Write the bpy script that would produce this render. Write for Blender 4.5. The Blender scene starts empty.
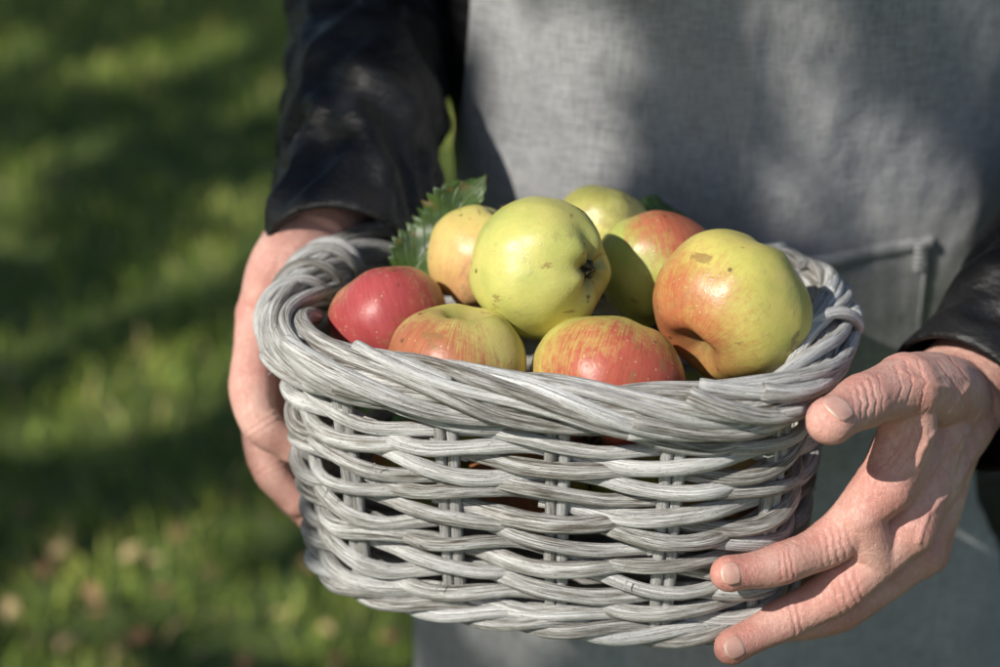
import bpy, math, random
import numpy as np
from mathutils import Vector, Matrix, noise
from mathutils.bvhtree import BVHTree
random.seed(7); rng=np.random.default_rng(7)
scene=bpy.context.scene; col=scene.collection
R=math.radians; PI=math.pi
# ---------------------------------------------------------------- camera
PITCH=R(24); F=1944.0
CAM=Vector((-0.0355,-1.054,1.4807))
FW=Vector((0,math.cos(PITCH),-math.sin(PITCH))); UP=Vector((0,math.sin(PITCH),math.cos(PITCH))); RT=Vector((1,0,0))
def ray(px,py): return FW+RT*((px-500)/F)+UP*((333.5-py)/F)
def P(px,py,Y):
    d=ray(px,py); return CAM+d*((Y-CAM.y)/d.y)
def PZ(px,py,Z):
    d=ray(px,py); return CAM+d*((Z-CAM.z)/d.z)
cd=bpy.data.cameras.new('camera'); cam=bpy.data.objects.new('camera',cd); col.objects.link(cam)
cam.location=CAM; cam.rotation_euler=(R(90)-PITCH,0,0); cd.lens=36*F/1000; cd.sensor_width=36
cd.clip_start=.05; cd.clip_end=300
cd.dof.use_dof=True; cd.dof.focus_distance=1.07; cd.dof.aperture_fstop=3.6
scene.camera=cam
scene.view_settings.view_transform='Standard'; scene.view_settings.look='None'; scene.view_settings.exposure=0
# ---------------------------------------------------------------- light
S=Vector((-0.60,-0.52,0.62)).normalized()
w=bpy.data.worlds.new('World'); scene.world=w; w.use_nodes=True
nt=w.node_tree; bg=nt.nodes['Background']; sk=nt.nodes.new('ShaderNodeTexSky'); sk.sky_type='NISHITA'; sk.sun_disc=False
sk.sun_elevation=math.asin(S.z); sk.sun_rotation=math.atan2(S.x,S.y)
nt.links.new(sk.outputs[0],bg.inputs[0]); bg.inputs[1].default_value=.10
sd=bpy.data.lights.new('sun','SUN'); sd.energy=5.0; sd.angle=R(.55); sd.color=(1,.955,.875)
so=bpy.data.objects.new('sun',sd); col.objects.link(so); so.rotation_euler=S.to_track_quat('Z','Y').to_euler(); so.location=S*20
# ---------------------------------------------------------------- node helper
class NT:
    def __init__(s,name):
        s.m=bpy.data.materials.new(name); s.m.use_nodes=True; s.t=s.m.node_tree; s.b=s.t.nodes['Principled BSDF']
    def n(s,typ,**k):
        nd=s.t.nodes.new('ShaderNode'+typ)
        for a,v in k.items():
            if a=='ins':
                for i,x in v.items():
                    if isinstance(x,bpy.types.NodeSocket): s.t.links.new(x,nd.inputs[i])
                    else: nd.inputs[i].default_value=x
            else: setattr(nd,a,v)
        return nd
    def math(s,op,a,b=0.0,c=None,clamp=False):
        ins={0:a,1:b}
        if c is not None: ins[2]=c
        return s.n('Math',operation=op,use_clamp=clamp,ins=ins).outputs[0]
    def vm(s,op,a,b=(0,0,0)):
        nd=s.n('VectorMath',operation=op,ins={0:a,1:b}); return nd.outputs['Value'] if op=='DOT_PRODUCT' or op=='LENGTH' else nd.outputs[0]
    def noise(s,vec,scale=5,detail=4,rough=.5,out=0):
        return s.n('TexNoise',ins={'Vector':vec,'Scale':scale,'Detail':detail,'Roughness':rough}).outputs[out]
    def ramp(s,fac,stops):
        r=s.n('ValToRGB',ins={0:fac}); e=r.color_ramp.elements
        while len(e)<len(stops): e.new(.5)
        for i,(p,c) in enumerate(stops):
            e[i].position=p; e[i].color=(*c,1) if len(c)==3 else c
        return r.outputs[0]
    def mix(s,fac,a,b,mode='MIX'):
        nd=s.n('Mix',data_type='RGBA',blend_type=mode)
        for i,x in ((0,fac),(6,a),(7,b)):
            if isinstance(x,bpy.types.NodeSocket): s.t.links.new(x,nd.inputs[i])
            else:
                nd.inputs[i].default_value=x if i==0 else ((*x,1) if len(x)==3 else x)
        return nd.outputs[2]
    def mr(s,x,a,b,c=0.,d=1.):
        return s.n('MapRange',clamp=True,ins={0:x,1:a,2:b,3:c,4:d}).outputs[0]
    def bump(s,h,strength=.3,dist=.001,prev=None):
        i={'Height':h,'Strength':strength,'Distance':dist}
        if prev is not None: i['Normal']=prev
        return s.n('Bump',ins=i).outputs[0]
    def set(s,**k):
        for a,v in k.items():
            a=a.replace('_',' ')
            if isinstance(v,bpy.types.NodeSocket): s.t.links.new(v,s.b.inputs[a])
            else: s.b.inputs[a].default_value=(*v,1) if isinstance(v,tuple) and len(v)==3 and a!='Subsurface Radius' else v
        return s.m
    def obj(s): return s.n('TexCoord').outputs['Object']
    def attr(s,name,o='Vector'): return s.n('Attribute',attribute_name=name).outputs[o]
# ---------------------------------------------------------------- materials
def m_wicker(name,dark=1.0):
    t=NT(name); v=t.attr('strand'); tone=t.attr('tone','Fac')
    a=t.noise(t.vm('MULTIPLY',v,(18,1.6,1.6)),1,6,.7)
    b=t.noise(t.vm('MULTIPLY',v,(60,5.5,5.5)),1,5,.65)
    c=t.noise(t.vm('MULTIPLY',v,(26,7,7)),1,5,.75)
    f=t.noise(t.vm('MULTIPLY',v,(400,5,5)),1,4,.6)
    k=t.noise(t.vm('MULTIPLY',v,(9,13,13)),1,4,.6)
    x=t.math('ADD',t.math('MULTIPLY',a,.55),t.math('MULTIPLY',b,.45)); x=t.math('ADD',x,t.math('MULTIPLY',tone,.15)); x=t.math('ADD',x,-.055)
    cr=t.ramp(x,[(.35,(.09,.075,.055)),(.42,(.30,.275,.24)),(.475,(.56,.54,.505)),(.53,(.78,.77,.745)),(.60,(.93,.925,.905))])
    st=t.mr(c,.54,.64); cr=t.mix(t.math('MULTIPLY',st,.62),cr,(.22,.19,.155))
    ln=t.math('ABSOLUTE',t.math('SUBTRACT',k,.5)); cr=t.mix(t.mr(ln,.0,.018,.65,0),cr,(.11,.095,.075))
    cr=t.mix(t.mr(f,.60,.68,0,.55),cr,(.11,.095,.075))
    if dark!=1: cr=t.mix(1-dark,cr,(.1,.09,.08))
    h=t.math('ADD',t.math('MULTIPLY',c,1.0),t.math('MULTIPLY',b,.7)); h=t.math('ADD',h,t.math('MULTIPLY',f,.25)); h=t.math('ADD',h,t.mr(ln,0,.03,0,.5))
    return t.set(Base_Color=cr,Roughness=.74,Normal=t.bump(h,.85,.0015))
M_W=m_wicker('weathered_willow'); M_ST=m_wicker('stake_willow',.72)
def m_apple(name,ground,blush,bdir,thr,streak=.45,soft=.35,ground2=None,rus=0.):
    t=NT(name); o=t.obj(); sep=t.n('SeparateXYZ',ins={0:o})
    xy=t.n('CombineXYZ',ins={0:sep.outputs[0],1:sep.outputs[1],2:0.}).outputs[0]
    nx=t.n('SeparateXYZ',ins={0:t.vm('NORMALIZE',xy)})
    def sv(k,kz): return t.n('CombineXYZ',ins={0:t.math('MULTIPLY',nx.outputs[0],k),1:t.math('MULTIPLY',nx.outputs[1],k),2:t.math('MULTIPLY',sep.outputs[2],kz)}).outputs[0]
    s1=t.noise(sv(9.,26.),1.6,6,.7); s2=t.noise(sv(26.,40.),1.5,5,.7)
    n1=t.noise(o,24,4,.55); n2=t.noise(o,70,6,.65); n3=t.noise(t.vm('ADD',o,(.3,.1,.2)),260,5,.7)
    d=t.vm('DOT_PRODUCT',t.vm('NORMALIZE',o),tuple(Vector(bdir).normalized()))
    x=t.math('ADD',d,t.math('MULTIPLY',t.math('SUBTRACT',s1,.5),streak*2.2)); x=t.math('ADD',x,t.math('MULTIPLY',t.math('SUBTRACT',s2,.5),streak*1.7))
    x=t.math('ADD',x,t.math('MULTIPLY',t.math('SUBTRACT',n1,.5),1.3)); x=t.math('ADD',x,t.math('MULTIPLY',t.math('SUBTRACT',n3,.5),.9))
    f=t.mr(x,thr-soft,thr+soft)
    g2=ground2 or (ground[0]*.78,ground[1]*.90,ground[2]*.75)
    gc=t.mix(t.mr(t.math('ADD',n1,t.math('MULTIPLY',t.math('SUBTRACT',n2,.5),.5)),.35,.65),ground,g2)
    gc=t.mix(t.mr(n3,.5,.75,0,.35),gc,(ground[0]*.7,ground[1]*.62,ground[2]*.6))
    bc=t.mix(t.mr(s1,.40,.7),blush,(min(1,blush[0]*1.25),blush[1]*1.9+.012,blush[2]*1.5+.008))
    bc=t.mix(t.mr(s2,.50,.70,0,.6),bc,(blush[0]*.6,blush[1]*.45,blush[2]*.65))
    c=t.mix(t.math('MULTIPLY',f,.90),gc,bc)
    vo=t.n('TexVoronoi',ins={'Vector':t.vm('ADD',o,(0.1,0,0)),'Scale':230.}).outputs['Distance']
    dots=t.math('MULTIPLY',t.mr(vo,.10,.20,1.,0.),t.mr(n2,.40,.56)); c=t.mix(t.math('MULTIPLY',dots,.55),c,(.58,.46,.26))
    vo2=t.n('TexVoronoi',ins={'Vector':t.vm('ADD',o,(0.37,.2,0)),'Scale':70.}).outputs['Distance']
    sp=t.math('MULTIPLY',t.mr(vo2,.05,.13,1.,0.),t.mr(t.noise(o,50,2),.44,.52)); c=t.mix(t.math('MULTIPLY',sp,.85),c,(.11,.06,.02))
    sc=t.noise(t.vm('MULTIPLY',o,(30,110,60)),1.,4,.6); scf=t.mr(sc,.63,.67); c=t.mix(t.math('MULTIPLY',scf,.65),c,(.26,.15,.055))
    rp=t.mr(t.noise(t.vm('ADD',o,(.7,.2,.5)),34,6,.75),.57-rus,.67-rus); c=t.mix(t.math('MULTIPLY',rp,.50),c,(.33,.24,.10))
    rho=t.vm('LENGTH',xy); ru=t.math('MULTIPLY',t.mr(t.math('ADD',rho,t.math('MULTIPLY',n2,.012)),.010,.024,1.,0.),.8)
    c=t.mix(ru,c,(.17,.14,.045))
    h=t.math('ADD',n2,t.math('MULTIPLY',dots,.5)); h=t.math('ADD',h,t.math('MULTIPLY',n3,.5)); h=t.math('ADD',h,t.math('MULTIPLY',rp,.4))
    return t.set(Base_Color=c,Roughness=t.mr(n2,.3,.7,.28,.48),Normal=t.bump(h,.18,.002),Subsurface_Weight=.05,Subsurface_Radius=(.6,.4,.1),Subsurface_Scale=.01,Specular_IOR_Level=.46)
def m_plain(name,c,c2=None,scale=40,rough=.7,bump=.2,bd=.001,**k):
    t=NT(name); o=t.obj(); n=t.noise(o,scale,5,.6)
    cc=t.mix(t.mr(n,.3,.7),c,c2 or tuple(x*.7 for x in c))
    return t.set(Base_Color=cc,Roughness=rough,Normal=t.bump(n,bump,bd),**k)
M_STEM=m_plain('apple_stem_wood',(.10,.06,.03),(.22,.15,.07),200)
M_CALYX=m_plain('dry_calyx',(.035,.03,.015),(.10,.08,.03),300)
def m_leaf(name,c1,c2,vein,spot):
    t=NT(name); v=t.attr('leafuv'); sp=t.n('SeparateXYZ',ins={0:v}); au=t.math('ABSOLUTE',sp.outputs[0])
    k=t.math('SUBTRACT',t.math('MULTIPLY',sp.outputs[1],9.),t.math('MULTIPLY',au,2.6)); fr=t.math('ABSOLUTE',t.math('SUBTRACT',t.math('FRACT',k),.5))
    ve=t.mr(fr,.0,.09,1.,0.); mid=t.mr(au,.02,.07,1.,0.); ve=t.math('MAXIMUM',t.math('MULTIPLY',ve,.6),mid)
    o=t.obj(); n=t.noise(o,60,5,.6); n3=t.noise(o,130,3,.5)
    c=t.mix(t.mr(n,.35,.65),c1,c2); c=t.mix(t.math('MULTIPLY',t.mr(n3,.6,.68),.8),c,spot); c=t.mix(t.math('MULTIPLY',ve,.5),c,vein)
    h=t.math('ADD',t.math('MULTIPLY',ve,-1.),n)
    return t.set(Base_Color=c,Roughness=.45,Normal=t.bump(h,.6,.0018))
M_LG=m_leaf('green_leaf',(.018,.042,.008),(.052,.100,.015),(.12,.17,.045),(.10,.07,.02))
def m_skin():
    t=NT('weathered_skin'); o=t.obj(); red=t.attr('red','Fac')
    n1=t.noise(o,34,5,.65); n2=t.noise(o,110,5,.65); n4=t.noise(o,420,4,.6)
    c=t.mix(t.mr(n1,.38,.62),(.74,.45,.37),(.63,.32,.26)); c=t.mix(t.math('MULTIPLY',red,.62),c,(.60,.20,.165))
    c=t.mix(t.math('MULTIPLY',t.mr(n2,.54,.72),.38),c,(.50,.20,.165)); c=t.mix(t.mr(n4,.5,.7,0,.22),c,(.78,.53,.45))
    wv=t.vm('ADD',o,t.vm('MULTIPLY',t.n('TexNoise',ins={'Vector':o,'Scale':180.,'Detail':3.}).outputs[1],(.006,.006,.006)))
    wr2=t.n('TexVoronoi',feature='DISTANCE_TO_EDGE',ins={'Vector':wv,'Scale':600.}).outputs['Distance']
    wr3=t.noise(t.vm('MULTIPLY',o,(380,110,150)),1.,5,.72)
    rg=t.math('ABSOLUTE',t.math('SUBTRACT',wr3,.5)); rg=t.mr(rg,0,.05)
    h=t.math('ADD',t.math('MULTIPLY',t.mr(wr2,0,.22),.6),t.math('MULTIPLY',rg,.8)); h=t.math('ADD',h,t.math('MULTIPLY',n4,.5))
    c=t.mix(t.mr(rg,.0,.5,.22,0.),c,(.42,.15,.12))
    return t.set(Base_Color=c,Roughness=.46,Normal=t.bump(h,.5,.0006),Subsurface_Weight=.12,Subsurface_Radius=(1.,.35,.2),Subsurface_Scale=.005,Specular_IOR_Level=.45)
M_SK=m_skin()
t=NT('fingernail_keratin'); v=t.attr('strand'); sp=t.n('SeparateXYZ',ins={0:v}); o=t.obj(); rn=t.noise(t.vm('MULTIPLY',v,(40,1.5,1)),1.,3,.6); n=t.noise(o,200,4,.6)
c=t.mix(t.mr(n,.35,.65),(.66,.40,.33),(.58,.31,.25)); c=t.mix(t.mr(sp.outputs[1],.90,.96,0,.8),c,(.68,.57,.45)); c=t.mix(t.mr(sp.outputs[1],.16,.05,0,.6),c,(.68,.47,.40))
M_NAIL=t.set(Base_Color=c,Roughness=.34,Normal=t.bump(rn,.4,.0004))
def m_jacket():
    t=NT('waxed_black_cloth'); o=t.obj(); n=t.noise(o,14,5,.6); n2=t.noise(o,700,3,.6); n3=t.noise(t.vm('MULTIPLY',o,(26,26,75)),1.,5,.55)
    c=t.mix(t.mr(n,.35,.7),(.0075,.0072,.0075),(.016,.0155,.016))
    b=t.bump(n2,.3,.0005); b=t.bump(n3,.8,.007,b)
    return t.set(Base_Color=c,Roughness=t.mr(n3,.35,.65,.42,.58),Normal=b,Specular_IOR_Level=.42)
M_J=m_jacket()
def m_apron(name,k=1.):
    t=NT(name); o=t.obj(); n=t.noise(o,7,6,.7); n2=t.noise(o,40,6,.7)
    wx=t.noise(t.vm('MULTIPLY',o,(1100,30,70)),1.,3,.6); wz=t.noise(t.vm('MULTIPLY',o,(70,30,1100)),1.,3,.6)
    wv=t.math('ADD',wx,wz); k*=1.34
    c=t.mix(t.mr(n,.36,.64),(.165*k,.166*k,.170*k),(.250*k,.249*k,.250*k)); c=t.mix(t.math('MULTIPLY',t.mr(n2,.5,.68),.5),c,(.135*k,.135*k,.140*k))
    c=t.mix(t.mr(wv,.85,1.2,0.,.6),c,(.34*k,.34*k,.34*k)); c=t.mix(t.mr(wv,.95,.7,0.,.5),c,(.105*k,.105*k,.11*k))
    b=t.bump(wv,.5,.0008); b=t.bump(n2,.5,.004,b)
    return t.set(Base_Color=c,Roughness=.88,Normal=b,Sheen_Weight=.08)
M_A=m_apron('grey_linen'); M_A2=m_apron('grey_linen_hem',1.08)
M_TH=m_plain('light_thread',(.65,.65,.65),None,200)
M_TR=m_plain('dark_trouser_cloth',(.03,.035,.05),None,30,.9)
M_BOOT=m_plain('brown_boot_leather',(.06,.035,.02),None,60,.5)
M_HAIR=m_plain('grey_hair',(.25,.24,.23),None,150,.6)
M_BARK=m_plain('apple_bark',(.12,.10,.08),(.05,.04,.03),25,.9,.8,.02)
def m_attr(name,stops,rough=.6,tr=0):
    t=NT(name); f=t.attr('tone','Fac'); c=t.ramp(f,stops); return t.set(Base_Color=c,Roughness=rough,Specular_IOR_Level=.3)
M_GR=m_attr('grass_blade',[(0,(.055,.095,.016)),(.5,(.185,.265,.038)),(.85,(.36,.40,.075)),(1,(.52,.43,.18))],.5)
M_CR=m_attr('crown_leaf',[(0,(.03,.06,.015)),(1,(.09,.13,.03))])
t=NT('lawn_soil'); o=t.obj(); n=t.noise(o,1.3,5,.6); n2=t.noise(o,22,5,.7)
c=t.mix(t.mr(n,.3,.7),(.06,.095,.02),(.13,.175,.035)); c=t.mix(t.mr(n2,.52,.75),c,(.055,.046,.022)); M_GD=t.set(Base_Color=c,Roughness=.95,Normal=t.bump(n2,.8,.03))
M_FL=[m_plain('fallen_leaf_orange',(.50,.25,.12),(.36,.16,.07),80),m_plain('fallen_leaf_tan',(.54,.40,.22),(.40,.27,.12),80),m_plain('fallen_leaf_brown',(.32,.18,.09),(.22,.12,.05),80)]
# ---------------------------------------------------------------- mesh builder
class MB:
    def __init__(s): s.v=[]; s.f=[]; s.a=[]; s.tn=[]
    def tube(s,pts,rad,sides=10,closed=False,tone=.5,sx=1.,cap=True,ref=None):
        pts=[Vector(p) for p in pts]; n=len(pts)
        if not hasattr(rad,'__len__'): rad=[rad]*n
        tg=[]
        for i in range(n):
            a=pts[(i-1)%n] if closed or i>0 else pts[i]; b=pts[(i+1)%n] if closed or i<n-1 else pts[i]
            d=(b-a); tg.append(d.normalized() if d.length>1e-9 else Vector((0,0,1)))
        nr=Vector(ref) if ref is not None else (Vector((0,0,1)) if abs(tg[0].z)<.9 else Vector((1,0,0)))
        base=len(s.v); u=random.random()*50; k0=random.random()*20
        for i in range(n):
            if ref is not None: nr=Vector(ref)
            nr=(nr-tg[i]*nr.dot(tg[i])).normalized(); bn=tg[i].cross(nr)
            if i: u+=(pts[i]-pts[i-1]).length
            for j in range(sides):
                an=2*PI*j/sides; s.v.append(pts[i]+nr*(math.cos(an)*rad[i])+bn*(math.sin(an)*rad[i]*sx)); s.a.append((u,math.cos(an)+k0,math.sin(an))); s.tn.append(tone)
        m=n if closed else n-1
        for i in range(m):
            i2=(i+1)%n
            for j in range(sides):
                j2=(j+1)%sides; s.f.append((base+i*sides+j,base+i*sides+j2,base+i2*sides+j2,base+i2*sides+j))
        if cap and not closed:
            s.f.append(tuple(base+j for j in reversed(range(sides)))); s.f.append(tuple(base+(n-1)*sides+j for j in range(sides)))
    def sphere(s,c,r,sc=(1,1,1),rot=None,ns=20,nl=12):
        c=Vector(c); base=len(s.v)
        def add(p):
            p=Vector((p[0]*sc[0]*r,p[1]*sc[1]*r,p[2]*sc[2]*r))
            if rot is not None: p=rot@p
            s.v.append(c+p); s.a.append((0,0,0)); s.tn.append(.5)
        add((0,0,1))
        for i in range(1,nl):
            th=PI*i/nl
            for j in range(ns): ph=2*PI*j/ns; add((math.sin(th)*math.cos(ph),math.sin(th)*math.sin(ph),math.cos(th)))
        add((0,0,-1)); last=len(s.v)-1
        for j in range(ns):
            j2=(j+1)%ns; s.f.append((base,base+1+j,base+1+j2)); q=base+1+(nl-2)*ns; s.f.append((last,q+j2,q+j))
            for i in range(nl-2):
                q=base+1+i*ns; s.f.append((q+j,q+ns+j,q+ns+j2,q+j2))
    def grid(s,fn,nu,nv,attr=None,closed_u=False):
        base=len(s.v)
        for j in range(nv):
            for i in range(nu):
                u=i/(nu if closed_u else nu-1); v=j/(nv-1); s.v.append(Vector(fn(u,v))); s.a.append(attr(u,v) if attr else (u,v,0)); s.tn.append(.5)
        for j in range(nv-1):
            for i in range(nu if closed_u else nu-1):
                i2=(i+1)%nu; s.f.append((base+j*nu+i,base+j*nu+i2,base+(j+1)*nu+i2,base+(j+1)*nu+i))
    def mesh(s,name,attrname='strand'):
        me=bpy.data.meshes.new(name); me.from_pydata([tuple(p) for p in s.v],[],s.f)
        a=me.attributes.new(attrname,'FLOAT_VECTOR','POINT'); a.data.foreach_set('vector',np.array(s.a,dtype=np.float32).ravel())
        b=me.attributes.new('tone','FLOAT','POINT'); b.data.foreach_set('value',np.array(s.tn,dtype=np.float32))
        me.polygons.foreach_set('use_smooth',[True]*len(me.polygons)); me.update(); return me
    def build(s,name,mat,parent=None,attrname='strand',loc=None):
        me=s.mesh(name,attrname); me.materials.append(mat); o=bpy.data.objects.new(name,me); col.objects.link(o)
        if parent: o.parent=parent
        if loc is not None: o.location=loc
        return o
def tag(o,label=None,cat=None,group=None,kind=None):
    for k,v in (('label',label),('category',cat),('group',group),('kind',kind)):
        if v: o[k]=v
    return o
def empty(name,loc,rz=0): o=bpy.data.objects.new(name,None); col.objects.link(o); o.location=loc; o.rotation_euler=(0,0,rz); o.empty_display_size=.05; return o
def sm(x,a,b):
    if a==b: return float(x>a)
    x=max(0,min(1,(x-a)/(b-a))); return x*x*(3-2*x)
def cr(pts,n,rad=None):
    """Catmull-Rom through pts with n samples per span, radii interpolated"""
    pts=[Vector(p) for p in pts]; q=[pts[0]*2-pts[1]]+pts+[pts[-1]*2-pts[-2]]; out=[]; rr=[]
    for i in range(len(pts)-1):
        a,b,c,d=q[i:i+4]
        for k in range(n):
            t=k/n; out.append(.5*((2*b)+(c-a)*t+(2*a-5*b+4*c-d)*t*t+(3*b-a-3*c+d)*t**3))
            if rad: rr.append(rad[i]+(rad[i+1]-rad[i])*sm(t,0,1))
    out.append(pts[-1])
    if rad: rr.append(rad[-1]); return out,rr
    return out
# ---------------------------------------------------------------- basket
BROT=R(-14); ZB=.876; ZT=1.006; ZR=1.023; NS=14
def ringpts(a,b,n=3.3,N=512):
    th=np.linspace(0,2*PI,4096,endpoint=False); c,s_=np.cos(th),np.sin(th)
    x=a*np.sign(c)*np.abs(c)**(2/n); y=b*np.sign(s_)*np.abs(s_)**(2/n)
    L=np.concatenate([[0],np.cumsum(np.hypot(np.diff(np.append(x,x[0])),np.diff(np.append(y,y[0]))))]); s=np.linspace(0,L[-1],N,endpoint=False)
    X=np.interp(s,L,np.append(x,x[0])); Y=np.interp(s,L,np.append(y,y[0]))
    tx=np.roll(X,-4)-np.roll(X,4); ty=np.roll(Y,-4)-np.roll(Y,4); l=np.hypot(tx,ty)
    return X,Y,ty/l,-tx/l
RB=ringpts(.143,.099); RTP=ringpts(.152,.108); RR=ringpts(.1565,.1135)
def samp(Rg,s):
    s=(s%1)*512; i=int(s)%512; f=s-int(s); j=(i+1)%512
    return [Rg[k][i]*(1-f)+Rg[k][j]*f for k in range(4)]
def wallpt(s,z,off=0):
    h=(z-ZB)/(ZT-ZB); a=samp(RB,s); b=samp(RTP,s); v=[a[k]*(1-h)+b[k]*h for k in range(4)]
    return Vector((v[0]+v[2]*off,v[1]+v[3]*off,z-ZB))
cB,sB=math.cos(BROT),math.sin(BROT)
def pxof(v):
    x=v.x*cB-v.y*sB; y=v.x*sB+v.y*cB; d=Vector((x,y,v.z+ZB))-CAM; return 500+F*d.x/d.dot(FW)
S0=min((k/2000 for k in range(1100,1950)),key=lambda s:abs(pxof(wallpt(s,.94))-557))
basket=empty('wicker_basket',(0,0,ZB),BROT)
tag(basket,'grey whitewashed woven wicker basket full of apples, held in both hands','basket')
mb=MB(); rows=16; pitch=(ZT-.004-ZB)/rows
for r in range(rows):
    z0=ZB+.004+pitch*(r+.5); nseg=2 if r%3 else 3
    cuts=sorted(random.sample([k for k in range(NS) if (k+r)%2==1],nseg))
    for ci in range(nseg):
        a=cuts[ci]; b=cuts[(ci+1)%nseg]
        if b<=a: b+=NS
        tone=random.random(); rad=.0053+random.uniform(-.0008,.0004); amp=.0052+random.uniform(-.0006,.0010); zj=random.uniform(-.0012,.0012); sd0=random.random()*99
        pts=[];rr=[]; n=int((b-a)*13)
        for i in range(n+1):
            x=a-.18+(b-a+.36)*i/n; s=x/NS+S0
            cw=math.cos(PI*(x+r)); cw=math.copysign(abs(cw)**.85,cw)
            off=amp*cw+.0026*noise.noise(Vector((x*1.3,sd0,0)))
            zz=z0+zj-.0006*cw+.0026*math.sin(PI*(x+r))*(1 if r%4<2 else -1)+.0042*noise.noise(Vector((x*1.1,sd0,5)))
            pts.append(wallpt(s,zz,off)); rr.append(rad*(1-.18*i/n)*(1+.16*noise.noise(Vector((x*3,sd0,9)))))
        mb.tube(pts,rr,10,tone=tone)
for k in range(16):
    s=.52+.5*random.random(); z=random.uniform(ZB+.01,ZT+.01); p=wallpt(s,z,.010); d=Vector((random.uniform(-1,1),random.uniform(-1,.2),random.uniform(-.9,.3))).normalized()
    q=[p,p+d*.003+Vector((0,0,random.uniform(-.002,.001))),p+d*random.uniform(.004,.009)]; mb.tube(q,[.0005,.0004,.0002],5,tone=.5)
mb.build('woven_wall',M_W,basket)
for j in range(NS):
    m=MB(); s=j/NS+S0
    for k in (-1,1):
        pts=[wallpt(s+k*.0040+.0016*noise.noise(Vector((z*30,j,k))),z,.0005) for z in np.linspace(ZB-.004,ZR+.004,18)]
        m.tube(pts,[.0036+.0004*noise.noise(Vector((i*.7,j,k))) for i in range(18)],8,tone=random.uniform(.2,.8))
    o=m.build('upright_stake',M_ST,basket)
mb=MB(); K=9; T=3
def rimpt(s,phi,rx=.0128,rz=.0138,dz=0):
    v=samp(RR,s); return Vector((v[0]+v[2]*rx*math.cos(phi),v[1]+v[3]*rx*math.cos(phi),ZR-ZB+rz*math.sin(phi)+dz))
core=[rimpt(i/160,0,0.,0.) for i in range(160)]; mb.tube(core,.0095,10,closed=True,tone=.0)
for k in range(K):
    st=random.random(); nseg=4
    cs=[st+q/nseg+random.uniform(-.05,.05) for q in range(nseg)]; cs.append(cs[0]+1)
    for q in range(nseg):
        a,b=cs[q]-.02,cs[q+1]+.045; tone=random.random(); rad=random.uniform(.0038,.0054); sd0=random.random()*99; pts=[];rr=[]; n=int((b-a)*220); k0=random.uniform(-.32,.32)
        for i in range(n+1):
            f=i/n; s=a+(b-a)*f; phi=2*PI*(k/K-T*s)+k0+.75*noise.noise(Vector((s*8,sd0,0)))+.10*math.sin(s*40+sd0)
            g=1+.40*noise.noise(Vector((s*8,sd0,3)))+.09*(1-sm(f,0,.06))-.20*sm(f,.88,1)
            pts.append(rimpt(s,phi,.0122*g,.0130*g)); rr.append(rad*(1-.26*f)*(1+.10*noise.noise(Vector((s*40,sd0,7)))))
        mb.tube(pts,rr,10,tone=tone)
for (s0,ds,p0,p1,gg) in ((.462,.035,-1.5,3.7,1.32),(.480,.050,-1.2,3.4,1.42),(.506,.045,-1.6,3.5,1.36),(.535,.060,-1.0,3.2,1.30),(.012,.075,-1.3,3.2,1.26)):
    pts=[];n=40
    for i in range(n+1):
        f=i/n; phi=p0+(p1-p0)*f; g=gg-.26*abs(2*f-1)**3; pts.append(rimpt(s0-ds*(f-.5),phi,.0128*g,.0136*g))
    mb.tube(pts,[.0042*(1-.25*i/n) for i in range(n+1)],10,tone=random.random())
mb.build('braided_rim',M_W,basket)
mb=MB()
for k in range(3):
    pts=[]
    for i in range(220):
        s=i/220; phi=2*PI*(k/3+8*s); v=wallpt(s,ZB-.001,.0030+.0042*math.cos(phi)); v.z+=.0042*math.sin(phi); pts.append(v)
    mb.tube(pts,.0043,8,closed=True,tone=random.random())
mb.build('foot_border',M_W,basket)
mb=MB()
for i in range(-10,11):
    y=i*.0092; t_=1-abs(y/.099)**3.3
    if t_<=0: continue
    L=.142*t_**(1/3.3); pts=[Vector((x,y,.001+.0022*math.sin(x*90+PI*i))) for x in np.linspace(-L,L,30)]; mb.tube(pts,.0046,8,tone=random.random())
for x in (-.1,-.05,0,.05,.1): mb.tube([Vector((x,y,.001)) for y in np.linspace(-.092,.092,5)],.004,8,tone=.3)
mb.build('woven_base',M_W,basket)
def bdist(p):
    x=p.x*cB+p.y*sB; y=-p.x*sB+p.y*cB; z=p.z
    def sdp(Rg):
        d=np.hypot(Rg[0]-x,Rg[1]-y); i=int(d.argmin()); s=(x-Rg[0][i])*Rg[2][i]+(y-Rg[1][i])*Rg[3][i]; return math.copysign(d[i],s)
    h=min(1,max(0,(z-ZB)/(ZT-ZB))); d=sdp(RB)*(1-h)+sdp(RTP)*h-.0105
    if z>ZB-.005: d1=d
    else: d1=math.hypot(max(d,0),ZB-.005-z)
    if z>ZT: d1=math.hypot(max(d,0),z-ZT)
    dr=math.hypot(max(sdp(RR),-.002),z-ZR)-.018
    return min(d1,dr)
def onb(px,py,off,fallY=None):
    d=ray(px,py); t=.85
    while t<1.45:
        p=CAM+d*t
        if bdist(p)<=off: return p
        t+=.001
    return P(px,py,fallY if fallY is not None else -.1)
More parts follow.
